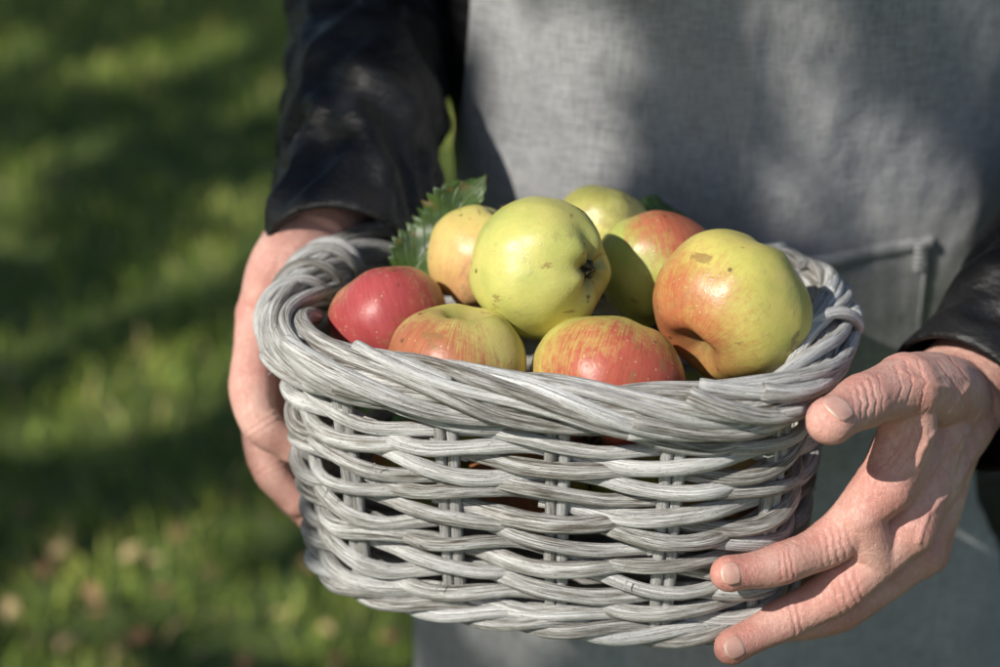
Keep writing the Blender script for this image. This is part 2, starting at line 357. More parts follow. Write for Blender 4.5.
# ---------------------------------------------------------------- apples
def apple_mesh(R_,seed,squash=.9,lob=.02):
    m=MB(); nu,nv=64,48; rs=random.Random(seed); ox=rs.random()*50
    def fn(u,v):
        t=v*PI; ph=u*2*PI; st=math.sin(t); ct=math.cos(t); rho=(max(st,0)**.94)*(1+.085*ct); z=squash*ct
        z-= .36*math.exp(-(rho/.27)**2)*(ct>0); z+=.19*math.exp(-(rho/.24)**2)*(ct<0)
        w_=sm(-ct,.1,.95); g=1+lob*math.cos(5*ph+seed)*w_*1.8+.014*math.cos(5*ph+seed)
        g*=1+.06*noise.noise(Vector((math.cos(ph)*st*1.1+ox,math.sin(ph)*st*1.1,ct*1.1)))+.016*noise.noise(Vector((math.cos(ph)*st*3+ox,math.sin(ph)*st*3,ct*3)))
        z+=lob*1.5*math.cos(5*ph+seed)*w_*st*st
        return (rho*math.cos(ph)*g*R_,rho*math.sin(ph)*g*R_,z*g*R_)
    m.grid(fn,nu,nv,closed_u=True); return m
def apple(px,py,Y,r,axis,mat,label,seed,group='apples heaped in the basket',pos=None,squash=.9,stem=True):
    p=Vector(pos) if pos is not None else P(px,py,Y)
    root=empty('apple',p); q=Vector(axis).normalized().to_track_quat('Z','Y'); root.rotation_mode='QUATERNION'; root.rotation_quaternion=q
    tag(root,label,'apple',group)
    apple_mesh(r,seed,squash).build('fruit',mat,root)
    if stem:
        m=MB(); pts=[Vector((0,0,r*(squash-.37))),Vector((.001,.0005,r*(squash-.2))),Vector((.003,.001,r*(squash+.0))),Vector((.005,.003,r*(squash+.06)))]
        m.tube(cr(pts,5),[.0012]*12+[.0013,.0015,.0019,.0021],8); m.build('stem',M_STEM,root)
    m=MB(); zb=-r*(squash-.19)
    for k in range(5):
        a=2*PI*k/5+seed; dx,dy=math.cos(a),math.sin(a)
        m.tube([Vector((dx*.0045,dy*.0045,zb+.001)),Vector((dx*.004,dy*.004,zb-.003)),Vector((-dx*.001,-dy*.001,zb-.0055))],[.0020,.0016,.0004],6)
    m.sphere((0,0,zb+.001),.0045,(1,1,.5)); m.build('calyx',M_CALYX,root)
    return root
def locdir(axis,wd):
    q=Vector(axis).normalized().to_track_quat('Z','Y'); return tuple(q.inverted()@Vector(wd).normalized())
def ap(px,py,Y,r,axis,ground,blush,wd,thr,label,seed,**k):
    sk_={a:k.pop(a) for a in ('streak','soft','ground2','rus') if a in k}
    mat=m_apple('apple_skin_%d'%seed,ground,blush,locdir(axis,wd),thr,**sk_); return apple(px,py,Y,r,axis,mat,label,seed,**k)
ap(541,268,-.02,.0412,(-.79,.55,-.20),(.62,.57,.17),(.52,.20,.07),(-.2,.6,-.6),1.0,'large yellow-green apple topmost on the pile, dark calyx facing right',1,streak=.3,squash=.93,ground2=(.47,.49,.13),stem=False)
ap(733,307,-.035,.0455,(-.64,-.60,-.46),(.64,.54,.15),(.43,.09,.05),(-.85,-.3,-.30),.44,'large yellow apple flushed orange-red on its left, rightmost in the basket',2,streak=.35,soft=.45,squash=.88,stem=False)
ap(459,367,-.062,.0392,(.1,.15,.95),(.56,.47,.15),(.37,.08,.05),(-.4,-.5,-.1),.26,'yellow apple with red stripes at the front rim, left of the front pair',3,streak=.7,soft=.38,stem=False)
ap(608,386,-.070,.0430,(.3,.7,.7),(.60,.50,.15),(.40,.040,.042),(.15,-.85,-.25),.02,'red-cheeked apple with yellow top at the front rim below the topmost apple',4,streak=.5,soft=.38,stem=False)
ap(657,268,.032,.0362,(-.2,.7,.7),(.45,.47,.12),(.43,.075,.055),(.75,-.1,.7),.42,'green apple with pink-red shoulder behind the rightmost apple',5,streak=.40,soft=.35,stem=False)
ap(484,260,.042,.0352,(.45,.2,.85),(.72,.57,.19),(.60,.24,.13),(-.3,-.7,-.2),.62,'yellow apple with orange blush beside the green leaf',6,streak=.4,soft=.6)
ap(390,324,.0,.0360,(-.3,.7,.7),(.58,.38,.18),(.37,.026,.05),(-.1,-.6,.2),.10,'small crimson red apple at the left end of the basket',7,streak=.7,soft=.45,stem=False)
ap(602,229,.083,.0300,(.3,.5,.8),(.68,.62,.21),(.4,.3,.08),(0,-.3,.9),1.1,'rough russeted yellow-green apple at the back of the pile',8,streak=.3,rus=.08,ground2=(.48,.47,.12),stem=False)
low=[(-.080,.005,.925,.034),(-.018,-.030,.93,.037),(.055,-.025,.925,.037),(.105,-.015,.93,.033),(-.040,.045,.935,.036),(.022,.040,.93,.036),(.083,.040,.93,.034)]
Ml=m_apple('apple_skin_low',(.40,.40,.10),(.36,.09,.05),(.3,-.5,.2),.3)
for i,(x,y,z,r) in enumerate(low):
    apple(0,0,0,r,(random.uniform(-.5,.5),random.uniform(-.5,.5),.8),Ml,'green apple buried in the lower layer, glimpsed between the apples above it',20+i,pos=(x,y,z),group='apples in the lower layer',stem=False)
# ---------------------------------------------------------------- leaves
def leaf(name,base,tip,nrm,width,mat,label,fold=.3,curl=.2,group=None,ser=.05,seed=0,cat='leaf',petiole=.02,wav=.0):
    base=Vector(base); tip=Vector(tip); f=(tip-base); L=f.length; f.normalize(); n=Vector(nrm); n=(n-f*n.dot(f)).normalized(); sd_=f.cross(n)
    m=MB()
    def fn(u,v):
        x=(u-.5)*2; wd=math.sin(PI*min(1,v**.8))**.75*width*(1-.15*v)*.5+.0004
        e=abs(x); wd*=1+ser*(2*((v*15)%1)-1)*(e>.85)
        y=fold*abs(x)*wd - curl*L*(v-.2)**2 + wav*math.sin(v*11+seed+x)*e+.0012*noise.noise(Vector((x*3,v*9,seed)))
        return f*(v*L)+sd_*(x*wd)+n*y
    m.grid(fn,15,61,attr=lambda u,v:((u-.5)*2,v,0))
    o=m.build(name,mat,None,'leafuv',loc=base); tag(o,label,cat,group)
    md=o.modifiers.new('thick','SOLIDIFY'); md.thickness=.0005
    if petiole:
        c_=MB(); c_.tube(cr([f*.002,-f*petiole*.5+n*.001,-f*petiole-n*.003],4),.0008,6); c_.build('leaf_stalk',M_LG,o)
    return o
leaf('apple_leaf',P(404,286,.050),P(482,172,.066),(-.55,-.75,.35),.042,M_LG,'large dark green serrated leaf standing up behind the small crimson apple',fold=.50,curl=.10,seed=1,wav=.0055,ser=.16)
leaf('apple_leaf',P(632,214,.09),P(688,216,.10),(.1,-.5,.85),.028,M_LG,'dark green leaf tip poking out behind the pink-shouldered apple',fold=.2,curl=.15,seed=4,wav=.002,ser=.14)
# ---------------------------------------------------------------- hands
def remesh(m,vox,sm_it,name):
    o=m.build(name,M_SK); md=o.modifiers.new('r','REMESH'); md.mode='VOXEL'; md.voxel_size=vox; md.adaptivity=0
    s=o.modifiers.new('s','SMOOTH'); s.factor=.5; s.iterations=sm_it
    dg=bpy.context.evaluated_depsgraph_get(); me=bpy.data.meshes.new_from_object(o.evaluated_get(dg)); bpy.data.objects.remove(o); return me
def finger(m,J,rad,n=8):
    p,r=cr(J,n,rad)
    for i in range(len(r)):
        f=(i%n)/n; r[i]*=1-.07*math.sin(PI*f)
    m.tube(p,r,18); m.sphere(p[0],r[0]); 
    tipd=(p[-1]-p[-3]).normalized(); q=tipd.to_track_quat('Z','Y').to_matrix(); m.sphere(p[-1],r[-1],(1,1,1.05),q)
def palm(m,a,b,ra,rb,mid=None):
    J=[a,mid or (Vector(a)+Vector(b))/2,b]; p,r=cr(J,8,[ra,(ra+rb)/2,rb]); m.tube(p,r,18); m.sphere(p[0],r[0]); m.sphere(p[-1],r[-1])
nails=[]; joints=[]; reds=[]
tocam=lambda p:(CAM-p).normalized()
# person's left hand (right in view)
W=P(954,397,.005); EL=Vector((.425,.205,1.04))
H1=MB()
fa=(EL-W).normalized()
H1.tube([EL-fa*.03,W+fa*.08,W+fa*.03,W,W-fa*.01],[.04,.034,.032,.032,.028],24)
MI=P(884,486,-.092); MM=P(904,527,-.082); MR=P(918,552,-.054); MP=P(928,552,-.022)
palm(H1,W+Vector((-.004,-.006,.004)),MI,.028,.0175); palm(H1,W+Vector((0,-.004,-.004)),MM,.028,.0185); palm(H1,W+Vector((0,.004,-.008)),MR,.025,.0165); palm(H1,W+Vector((.002,.01,-.008)),MP,.022,.0140)
I=[MI,onb(832,540,.0112),onb(781,564,.0098),onb(729,574,.0088)]
finger(H1,I,[.0172,.0140,.0123,.0103])
Mi=[MM,onb(842,587,.0118),onb(786,618,.0102),onb(733,646,.0088)]
finger(H1,Mi,[.0180,.0146,.0127,.0105])
palm(H1,P(862,515,-.100),P(874,556,-.094),.0125,.0135)
Ri=[MR,Vector((.165,-.075,.866)),Vector((.120,-.078,.858)),Vector((.085,-.07,.859))]; finger(H1,Ri,[.0155,.0124,.0108,.0092])
Pi=[MP,Vector((.172,-.035,.868)),Vector((.138,-.037,.859)),Vector((.11,-.035,.860))]; finger(H1,Pi,[.0130,.0100,.0090,.0076])
TM=P(906,387,-.078); TI=onb(864,401,.0145,-.1); TT=onb(831,420,.0130,-.1)
palm(H1,W+Vector((-.004,-.012,.004)),TM,.025,.0200,mid=P(936,391,-.045)); finger(H1,[TM,TI,TT],[.0192,.0157,.0135])
palm(H1,TM,MI,.0160,.0160,mid=P(906,437,-.082)); palm(H1,P(926,424,-.04),MM,.025,.019)
for mc,o_ in ((MI,0),(MM,0)):
    a_=W+(mc-W)*.25; d_=tocam(mc); H1.tube(cr([a_+d_*.0230,(a_+mc)/2+d_*.0222,mc+d_*.0162],5),.0022,8)
for JJ in (I,Mi,Ri,Pi): joints+= [(JJ[1],(JJ[2]-JJ[0]).normalized(),.012),(JJ[2],(JJ[3]-JJ[1]).normalized(),.008)]; reds+=[(JJ[0],.02,.8),(JJ[1],.015,1.),(JJ[2],.012,.8),(JJ[3],.017,1.)]
reds+=[(TI,.017,.9),(TT,.018,.8)]
def nail(tip,dirv,nrm,w_,L,r):
    f=Vector(dirv).normalized(); n=Vector(nrm); n=(n-f*n.dot(f)).normalized(); nails.append((Vector(tip),f,n,w_,L,r))
cm=tocam(TT)
nail(TT+(TT-TI).normalized()*.002,TT-TI,cm+Vector((-.25,0,.1)),.0165,.0180,.0133)
nail(I[3]+(I[3]-I[2]).normalized()*.0025,I[3]-I[2],cm+Vector((-.35,0,.0)),.0120,.0138,.0102)
nail(Mi[3]+(Mi[3]-Mi[2]).normalized()*.0025,Mi[3]-Mi[2],cm+Vector((-.3,0,-.2)),.0120,.0138,.0104)
# person's right hand (left in view)
W2=P(316,238,.115); EL2=Vector((-.124,.345,1.125))
H2=MB(); fb=(EL2-W2).normalized()
H2.tube([EL2-fb*.03,W2+fb*.08,W2+fb*.03,W2,W2-fb*.01],[.04,.034,.032,.031,.028],24)
NI=P(262,315,.080); NM=P(268,340,.105); NR=P(276,360,.125); NP=P(286,378,.140)
palm(H2,W2+Vector((-.006,-.004,0)),NI,.026,.0180,mid=P(283,266,.090)); palm(H2,W2+Vector((-.002,0,-.004)),NM,.024,.016,mid=P(293,280,.110)); palm(H2,W2+Vector((0,.006,-.008)),NR,.022,.015); palm(H2,W2+Vector((.002,.012,-.01)),NP,.021,.013)
I2=[NI,P(252,384,.035),P(262,424,.018),P(292,446,.018)]; finger(H2,I2,[.0175,.0148,.0130,.0108])
M2=[NM,P(262,428,.055),P(270,470,.035),P(298,502,.030)]; finger(H2,M2,[.0165,.0138,.0122,.0104])
R2=[NR,P(276,450,.090),P(286,492,.070),P(312,520,.055)]; finger(H2,R2,[.0150,.0120,.0106,.0092])
P2=[NP,P(292,450,.12),P(308,490,.105),P(335,510,.09)]; finger(H2,P2,[.0130,.0100,.0090,.0078])
T1=P(300,260,.10); T2=P(318,284,.125); T3=P(338,292,.140); palm(H2,W2,T1,.022,.0175); finger(H2,[T1,T2,T3],[.0175,.0135,.0115])
palm(H2,NI,P(290,270,.090),.015,.018)
for JJ in (I2,M2,R2): joints+= [(JJ[1],(JJ[2]-JJ[0]).normalized(),.012),(JJ[2],(JJ[3]-JJ[1]).normalized(),.008)]; reds+=[(JJ[0],.02,.6),(JJ[1],.016,.7),(JJ[3],.016,.6)]
me1=remesh(H1,.0009,10,'h1'); me2=remesh(H2,.0012,6,'h2')
bv=BVHTree.FromPolygons([v.co.copy() for v in me1.vertices],[tuple(p.vertices) for p in me1.polygons])
def trace(pp):
    out=[]
    for i in range(len(pp)-1):
        for k in range(6):
            t_=k/6; x=pp[i][0]*(1-t_)+pp[i+1][0]*t_-2; y=pp[i][1]*(1-t_)+pp[i+1][1]*t_-1; x+=2.0*noise.noise(Vector((x*.15,y*.15,0))); h_=bv.ray_cast(CAM,ray(x,y).normalized())
            if h_[0] is not None: out.append(np.array(h_[0]))
    return out
lines=[(trace(p),a*.72,s_) for p,a,s_ in [
 ([(985,412),(962,440),(940,462),(925,492),(905,520)],.0013,.0021),([(972,385),(950,415),(930,440),(918,470)],.0011,.0019),([(980,450),(955,490),(930,515),(918,548)],.0012,.0020),([(940,462),(955,490)],.0010,.0016),
 ([(905,372),(930,385),(955,390)],.0009,.0018),
 ([(866,383),(872,402),(868,425)],-.0010,.0009),([(860,388),(865,404),(862,426)],-.0010,.0008),([(873,380),(879,400),(876,420)],-.0009,.0008),([(853,392),(857,405),(855,428)],-.0006,.0007),([(880,376),(886,396),(884,414)],-.0006,.0007),
 ([(898,365),(905,388),(898,410)],-.0007,.0009),([(908,362),(916,385),(908,412)],-.0007,.0009),([(920,360),(928,385),(920,418)],-.0006,.0009),
 ([(846,520),(852,540),(858,558)],-.0008,.0009),([(840,524),(845,543),(850,562)],-.0010,.0009),([(834,527),(838,546),(842,565)],-.0009,.0009),([(828,531),(831,548),(834,568)],-.0008,.0008),([(821,534),(824,550),(827,570)],-.0005,.0008),
 ([(792,550),(794,564),(797,580)],-.0008,.0008),([(787,552),(789,566),(791,581)],-.0008,.0008),([(782,554),(784,567),(785,583)],-.0006,.0007),
 ([(856,572),(862,590),(868,608)],-.0008,.0009),([(849,575),(855,594),(861,612)],-.0010,.0009),([(842,580),(847,598),(852,616)],-.0009,.0009),([(835,584),(840,602),(845,620)],-.0006,.0009),
 ([(798,604),(802,619),(806,634)],-.0008,.0008),([(792,607),(796,622),(800,638)],-.0008,.0008),
 ([(905,440),(895,455),(880,470)],-.0009,.0010),([(915,432),(905,452),(890,468)],-.0008,.0010),([(925,430),(915,455),(898,475)],-.0006,.0010),
 ([(940,362),(958,385),(970,412)],-.0006,.0010),([(950,356),(970,380),(982,405)],-.0006,.0010)]]
CX,CY=.133,.310
B=MB()
for z,hw,hd in ((.86,.175,.11),(.95,.165,.10),(1.05,.165,.10),(1.15,.17,.105),(1.25,.175,.11),(1.33,.165,.10)): B.sphere((CX,CY+.01,z),1,(hw,hd,.10))
SH1=Vector((.325,.335,1.355)); SH2=Vector((-.075,.34,1.355))
for sh,el,e2,wr in ((SH1,EL,fa,W),(SH2,EL2,fb,W2)):
    a_,b_=cr([Vector((CX,CY+.02,1.36)),sh,(sh+el)/2,el,wr+e2*.1],5,[.07,.055,.045,.038,.03]); B.tube(a_,b_,20); B.sphere(el,.040)
B.tube([(CX,CY+.02,1.36),(CX,CY,1.46),(CX,CY-.01,1.52)],[.065,.055,.055],20)
B.sphere((CX,CY-.02,1.59),1,(.074,.095,.112)); B.sphere((CX,CY-.03,1.52),1,(.05,.065,.045)); B.sphere((CX,CY-.117,1.575),1,(.014,.018,.022))
for s_ in (-1,1):
    B.sphere((CX+s_*.076,CY-.01,1.58),1,(.01,.02,.032)); B.tube([(CX+s_*.085,CY+.01,.86),(CX+s_*.10,CY+.01,.48),(CX+s_*.105,CY+.03,.08)],[.085,.056,.04],20); B.sphere((CX+s_*.108,CY-.03,.045),1,(.045,.12,.04))
me3=remesh(B,.009,4,'b')
vs=[];fs=[]
hax=(MM-W).normalized()
for me in (me1,me2,me3):
    n=len(me.vertices); a=np.empty(n*3,dtype=np.float32); me.vertices.foreach_get('co',a); a=a.reshape(-1,3).astype(float); nn=np.empty(n*3,dtype=np.float32); me.vertices.foreach_get('normal',nn); nn=nn.reshape(-1,3)
    if me is not me3:
        a0=a.copy()
        if me is me2:
            for J,ax,wd in joints:
                d=a0-np.array(J); dist=np.linalg.norm(d,axis=1); s=d@np.array(ax); k=np.clip(1-np.abs(s)/wd,0,1)*np.clip(1.8-dist/.012,0,1)
                a=a-nn*(k*.0008*(.5+.5*np.cos(s*2*PI/.0040)))[:,None]
        else:
            for L,am,sg in lines:
                if len(L)<2: continue
                dm=np.full(n,9.)
                for i in range(len(L)-1):
                    A_,B_=L[i],L[i+1]; ab=B_-A_; tt=np.clip(((a0-A_)@ab)/max(ab@ab,1e-12),0,1); dm=np.minimum(dm,np.linalg.norm(a0-A_-tt[:,None]*ab,axis=1))
                a=a+nn*(am*np.exp(-(dm/sg)**2))[:,None]
        ha=hax if me is me1 else (NM-W2).normalized()
        for i in range(n):
            v=Vector(a0[i]); h=noise.noise(v*30)*.0010+noise.noise(v*80)*.00020
            al=v.dot(ha); q=(v-ha*al)*110+ha*(al*260); rg=1-abs(noise.noise(q))*4.5; h-=.00018*max(0,rg)
            a[i]+=nn[i]*h
    off=sum(len(x) for x in vs); vs.append(a); fs+= [tuple(off+k for k in p.vertices) for p in me.polygons]
V=np.concatenate(vs); bm_=bpy.data.meshes.new('body'); bm_.from_pydata(V.tolist(),[],fs)
red=np.zeros(len(V),dtype=np.float32)
for c_,r_,k_ in reds: red=np.maximum(red,k_*np.exp(-(np.linalg.norm(V-np.array(c_),axis=1)/r_)**2))
for L,am,sg in lines:
    if am<0:
        for q_ in L: red=np.maximum(red,.9*np.exp(-(np.linalg.norm(V-q_,axis=1)/.0013)**2))
at=bm_.attributes.new('red','FLOAT','POINT'); at.data.foreach_set('value',red.astype(np.float32)); bm_.materials.append(M_SK); bm_.polygons.foreach_set('use_smooth',[True]*len(bm_.polygons)); bm_.update()
person=empty('person',(CX,CY,0)); tag(person,'person in a dark jacket and grey apron holding the apple basket with both hands','person')
def child(o,par):
    o.parent=par; o.matrix_parent_inverse=Matrix.Translation(par.matrix_world.translation).inverted() if par.type=='EMPTY' else Matrix.Identity(4); return o
bpy.context.view_layer.update()
body=bpy.data.objects.new('body',bm_); col.objects.link(body); child(body,person)
for (c_,f,n,w_,L,r) in nails:
    m=MB(); s_=f.cross(n)
    def fn(u,v):
        x=(u-.5)*2; y=(v-.5)*2; k=(1-abs(y)**3.0*.5); an=x*k*(w_/2)/r*1.08; rr_=r+.0004
        return c_+f*(y*L/2*(1-.14*x*x))+s_*(math.sin(an)*rr_)+n*(math.cos(an)*rr_-max(0,y)**2*.0016-max(0,-y-.5)*.003)
    m.grid(fn,13,17); o=m.build('fingernail',M_NAIL); o.parent=body; md=o.modifiers.new('t','SOLIDIFY'); md.thickness=.0006; md.offset=-1
# ---------------------------------------------------------------- clothes
def jr(al,z):
    hw=.197; hd=.126; fl=.045*sm(.97-z,0,.22)*sm(abs(al),R(42),R(62)); 
    if z>1.25: k=sm(z,1.25,1.42); hw-=.03*k; hd-=.03*k
    s_,c_=math.sin(al),math.cos(al); e=2/2.3
    x=CX+(hw+fl)*math.copysign(abs(s_)**e,s_); y=CY-(hd+fl*.9)*math.copysign(abs(c_)**e,c_)
    d=.004*noise.noise(Vector((x*9,y*9,z*6)))+.003*noise.noise(Vector((x*20,y*20,z*25))); return (x+d*s_*2,y-d*c_*2*(abs(al)>R(50)),z)
m=MB(); m.grid(lambda u,v:jr((u-.5)*2*PI,.715+.70*v),120,90,closed_u=True)
jk=m.build('jacket',M_J); child(jk,person); md=jk.modifiers.new('t','SOLIDIFY'); md.thickness=.003; md.offset=1
m=MB(); m.grid(lambda u,v:(CX+(.167-.10*v)*math.sin(u*2*PI),CY+.02-(.096-.03*v)*math.cos(u*2*PI)-.01*v,1.412+.07*math.sin(v*PI/2)),60,14,closed_u=True); o=m.build('shoulder_yoke',M_J); o.parent=jk
m=MB(); m.grid(lambda u,v:(CX+(.068+.006*v)*math.sin(u*2*PI),CY+.008-(.066+.006*v)*math.cos(u*2*PI),1.47+.045*v),40,6,closed_u=True); o=m.build('collar',M_J); o.parent=jk; o.modifiers.new('t','SOLIDIFY').thickness=.003
def sleeve(J,rad,seed):
    p,r=cr(J,30,rad); m=MB(); n=len(p)
    d0=(p[-1]-p[-2]).normalized(); ns=96
    m.tube(p,r,ns,cap=False,ref=(0,0,1) )
    cum=[0]
    for i in range(1,n): cum.append(cum[-1]+(p[i]-p[i-1]).length)
    tot=cum[-1]
    for i in range(n):
        ec=tot-cum[i]
        for j in range(ns):
            v=m.v[i*ns+j]; dr=(v-p[i]).normalized(); an=2*PI*j/ns
            q=Vector((math.cos(an)*1.3+seed,math.sin(an)*1.3,cum[i]*14)); w1=noise.noise(q)*.009
            rid=1-abs(noise.noise(Vector((math.cos(an)*1.0+seed*3,math.sin(an)*1.0,cum[i]*24+math.sin(an+seed)*1.4))))*2.6; w2=sm(rid,0,1)*.009
            w3=.006*noise.noise(Vector((math.cos(an)*1.8+seed*5,math.sin(an)*1.8,cum[i]*60+math.sin(an*2+seed)*1.2)))
            fd=sm(ec,.004,.03); m.v[i*ns+j]=v+dr*(w1+w2+w3-.003)*fd+dr*(.0018*(ec<.026)*(ec>.002))
    o=m.build('sleeve',M_J); o.parent=jk; sm_=o.modifiers.new('s','SMOOTH'); sm_.factor=.5; sm_.iterations=4; o.modifiers.new('t','SOLIDIFY').thickness=.003
    c=MB(); c.tube([p[-1]-d0*.05,p[-1]-d0*.02,p[-1]-d0*.001],[r[-1]*.8,r[-1]*.93,r[-1]*.985],40,cap=False); k=c.build('cuff_lining',M_J); k.parent=o
    return o
sleeve([SH1+Vector((-.03,0,.03)),SH1+Vector((.03,0,-.06)),(SH1+EL)/2+Vector((.03,0,0)),EL+Vector((.012,.008,-.004)),(EL+W)/2+Vector((.004,0,-.002)),W-fa*.008+Vector((.008,0,-.001))],[.072,.070,.066,.066,.058,.0490],2.3)
sleeve([SH2+Vector((.03,0,.03)),SH2+Vector((-.02,0,-.05)),(SH2+EL2)/2+Vector((-.015,0,0)),EL2+Vector((-.004,.008,0)),(EL2+W2)/2+Vector((.012,0,.004)),W2-fb*.034+Vector((.020,.006,.007))],[.070,.064,.058,.057,.054,.0465],7.7)
def ahw(z): return .206+ .035*sm(.95-z,0,.3)+.02*sm(.6-z,0,.3)
def aL(z): return .200-.012*sm(z,1.0,1.18)-.06*sm(z,1.18,1.4) if z>1 else ahw(z)*.985
def aR(z): return .200-.045*sm(z,1.09,1.19)-.03*sm(z,1.19,1.4) if z>1 else ahw(z)*.985
CREASE=[((.122,1.03),(.131,1.17),.0035,.006),((-.01,1.09),(-.035,1.17),.003,.007),((.20,1.15),(.165,1.03),.0014,.010),((.05,1.14),(.075,1.05),.002,.008),((.02,1.05),(.07,1.03),.002,.006)]
def afold(x,z):
    a=.013*noise.noise(Vector((x*5+3,z*2.6,1)))+.006*noise.noise(Vector((x*11,z*4,7)))+.0024*noise.noise(Vector((x*26,z*14,3)))+.0012*noise.noise(Vector((x*60,z*40,5)))
    for (x0,z0),(x1,z1),am,sg in CREASE:
        L2=(x1-x0)**2+(z1-z0)**2; t_=((x-x0)*(x1-x0)+(z-z0)*(z1-z0))/L2; tc=max(0,min(1,t_)); qx=x0+(x1-x0)*tc+.006*noise.noise(Vector((0,x0*9,z*14))); d2=(x-qx)**2+(z-(z0+(z1-z0)*tc))**2
        if d2<.003: a+=am*math.exp(-d2/sg**2)*math.sin(PI*(.12+.76*tc))
    k=sm(.92-z,0,.25); a+=.010*k*math.sin(x*42+3*noise.noise(Vector((x*3,z*2,0))))
    return a
def asurf(x,z,off=0):
    hw=ahw(z); q=min(.9999,abs((x-CX)/hw)); hd=.142+.02*sm(.95-z,0,.3); e=(1-q**2.4)**(1/2.4)
    return Vector((x,CY-hd*e-afold(x,z)*min(1,e*1.5)-off,z))
def agrid(u,v):
    z=.38+1.0*v; a=CX-aL(z); b=CX+aR(z); return asurf(a+(b-a)*u,z)
m=MB(); m.grid(agrid,200,340)
ap_=m.build('apron',M_A); child(ap_,person); md=ap_.modifiers.new('t','SOLIDIFY'); md.thickness=.0016; md.offset=-1
px0,px1,pz0,pz1=.045,.262,.80,.998
def pz(u): return pz1+.012*(1-u)-.006*math.sin(u*PI)
def gap(u): return .007*math.sin(PI*u)**2
m=MB(); m.grid(lambda u,v:asurf(px0+(px1-px0)*u,pz0+(pz(u)-pz0)*v,.0028+gap(u)*sm(v,.75,1)),100,90)
pk=m.build('pocket',M_A); pk.parent=ap_; md=pk.modifiers.new('t','SOLIDIFY'); md.thickness=.0018
m=MB(); m.grid(lambda u,v:asurf(px0+(px1-px0)*u,pz(u)-.009+.010*v,.0040+gap(u)+.0014*math.sin(v*PI)),100,9)
hm=m.build('pocket_hem',M_A2); hm.parent=pk
m=MB()
for k in range(40):
    z=pz0+.005*k+.002
    if z<pz(1)-.002: m.tube([asurf(px1-.004,z,.0036),asurf(px1-.004,z+.0036,.0036)],.0009,5)
for k in range(6): m.tube([asurf(px1-.013,pz(1)-.004-.0035*k,.0056),asurf(px1-.003,pz(1)-.006-.0035*k,.0050)],.0007,5)
o=m.build('stitching',M_TH); o.parent=pk
m=MB()
for s_ in (-1,1): m.tube([asurf(CX+s_*.095,1.37,.003),Vector((CX+s_*.075,CY-.10,1.44)),Vector((CX+s_*.07,CY,1.50)),Vector((CX,CY+.085,1.49))],.009,8,sx=.25,ref=(s_,0,.1))
o=m.build('neck_strap',M_A2); o.parent=ap_
m=MB()
for s_ in (-1,1):
    a_,b_=cr([(CX+s_*.07,CY+.01,.95),(CX+s_*.09,CY+.01,.75),(CX+s_*.10,CY+.01,.48),(CX+s_*.105,CY+.03,.09)],8,[.105,.10,.078,.062]); m.tube(a_,b_,28)
o=m.build('trousers',M_TR); child(o,person)
for s_ in (-1,1):
    m=MB(); m.sphere((CX+s_*.108,CY-.035,.05),1,(.052,.145,.048)); m.tube([(CX+s_*.106,CY+.03,.05),(CX+s_*.106,CY+.03,.17)],[.052,.05],20); m.tube([(CX+s_*.108,CY+.10,.012),(CX+s_*.108,CY-.16,.012)],.05,16,sx=.24,ref=(1,0,0)); o=m.build('boot',M_BOOT); child(o,person)
m=MB(); m.sphere((CX,CY-.002,1.625),1,(.082,.098,.090)); o=m.build('hair',M_HAIR); child(o,person)
# ---------------------------------------------------------------- ground
m=MB(); m.grid(lambda u,v:(-60+120*u,-60+120*v,.02*noise.noise(Vector((u*60,v*60,0)))-.01),121,121); g=m.build('ground',M_GD); tag(g,kind='structure')
N=80000
gx=rng.uniform(-3.6,3.0,N); gy=.35+6.6*rng.uniform(0,1,N)**1.15
cl=np.array([noise.noise(Vector((x*2.2,y*2.2,0)))+.7*noise.noise(Vector((x*8,y*5,4))) for x,y in zip(gx,gy)])
h=rng.uniform(.022,.048,N)*(1+.5*cl); wd=rng.uniform(.0018,.0035,N)*(1+gy*.12); an=rng.uniform(0,2*PI,N); le=rng.uniform(.3,1.2,N)*h; la=rng.uniform(0,2*PI,N)
cx_,sx_=np.cos(an)*wd,np.sin(an)*wd; lx,ly=np.cos(la)*le,np.sin(la)*le; z0=np.full(N,-.005)
v=np.stack([np.stack([gx-cx_,gy-sx_,z0],1),np.stack([gx+cx_,gy+sx_,z0],1),np.stack([gx+cx_*.8+lx*.35,gy+sx_*.8+ly*.35,h*.6],1),np.stack([gx-cx_*.8+lx*.35,gy-sx_*.8+ly*.35,h*.6],1),np.stack([gx+lx,gy+ly,h],1)],1).reshape(-1,3)
b=np.arange(N)*5; q=np.stack([b,b+1,b+2,b+3],1); tr=np.stack([b+3,b+2,b+4],1)
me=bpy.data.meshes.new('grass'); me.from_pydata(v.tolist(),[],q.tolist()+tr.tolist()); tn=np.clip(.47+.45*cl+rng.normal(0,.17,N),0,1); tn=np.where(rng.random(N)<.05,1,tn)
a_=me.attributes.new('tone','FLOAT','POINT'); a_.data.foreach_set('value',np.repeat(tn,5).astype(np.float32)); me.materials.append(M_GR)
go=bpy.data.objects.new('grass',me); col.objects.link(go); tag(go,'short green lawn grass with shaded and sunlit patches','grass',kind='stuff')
lp=[(12,598,1),(172,592,0),(150,634,0),(210,255,1),(8,366,1),(345,658,2),(58,648,1),(235,610,2),(300,560,2),(120,655,1),(140,545,1),(285,610,1),(105,612,2),(45,330,1),(180,180,2),(70,170,2),(235,500,2),(385,640,0),(225,440,2),(130,440,1),(30,100,2),(200,655,1),(30,505,2),(70,545,1),(265,520,1),(320,625,1),(28,632,2),(190,530,2),(88,584,2),(248,652,0),(160,560,1),(215,575,2),(40,575,2)]
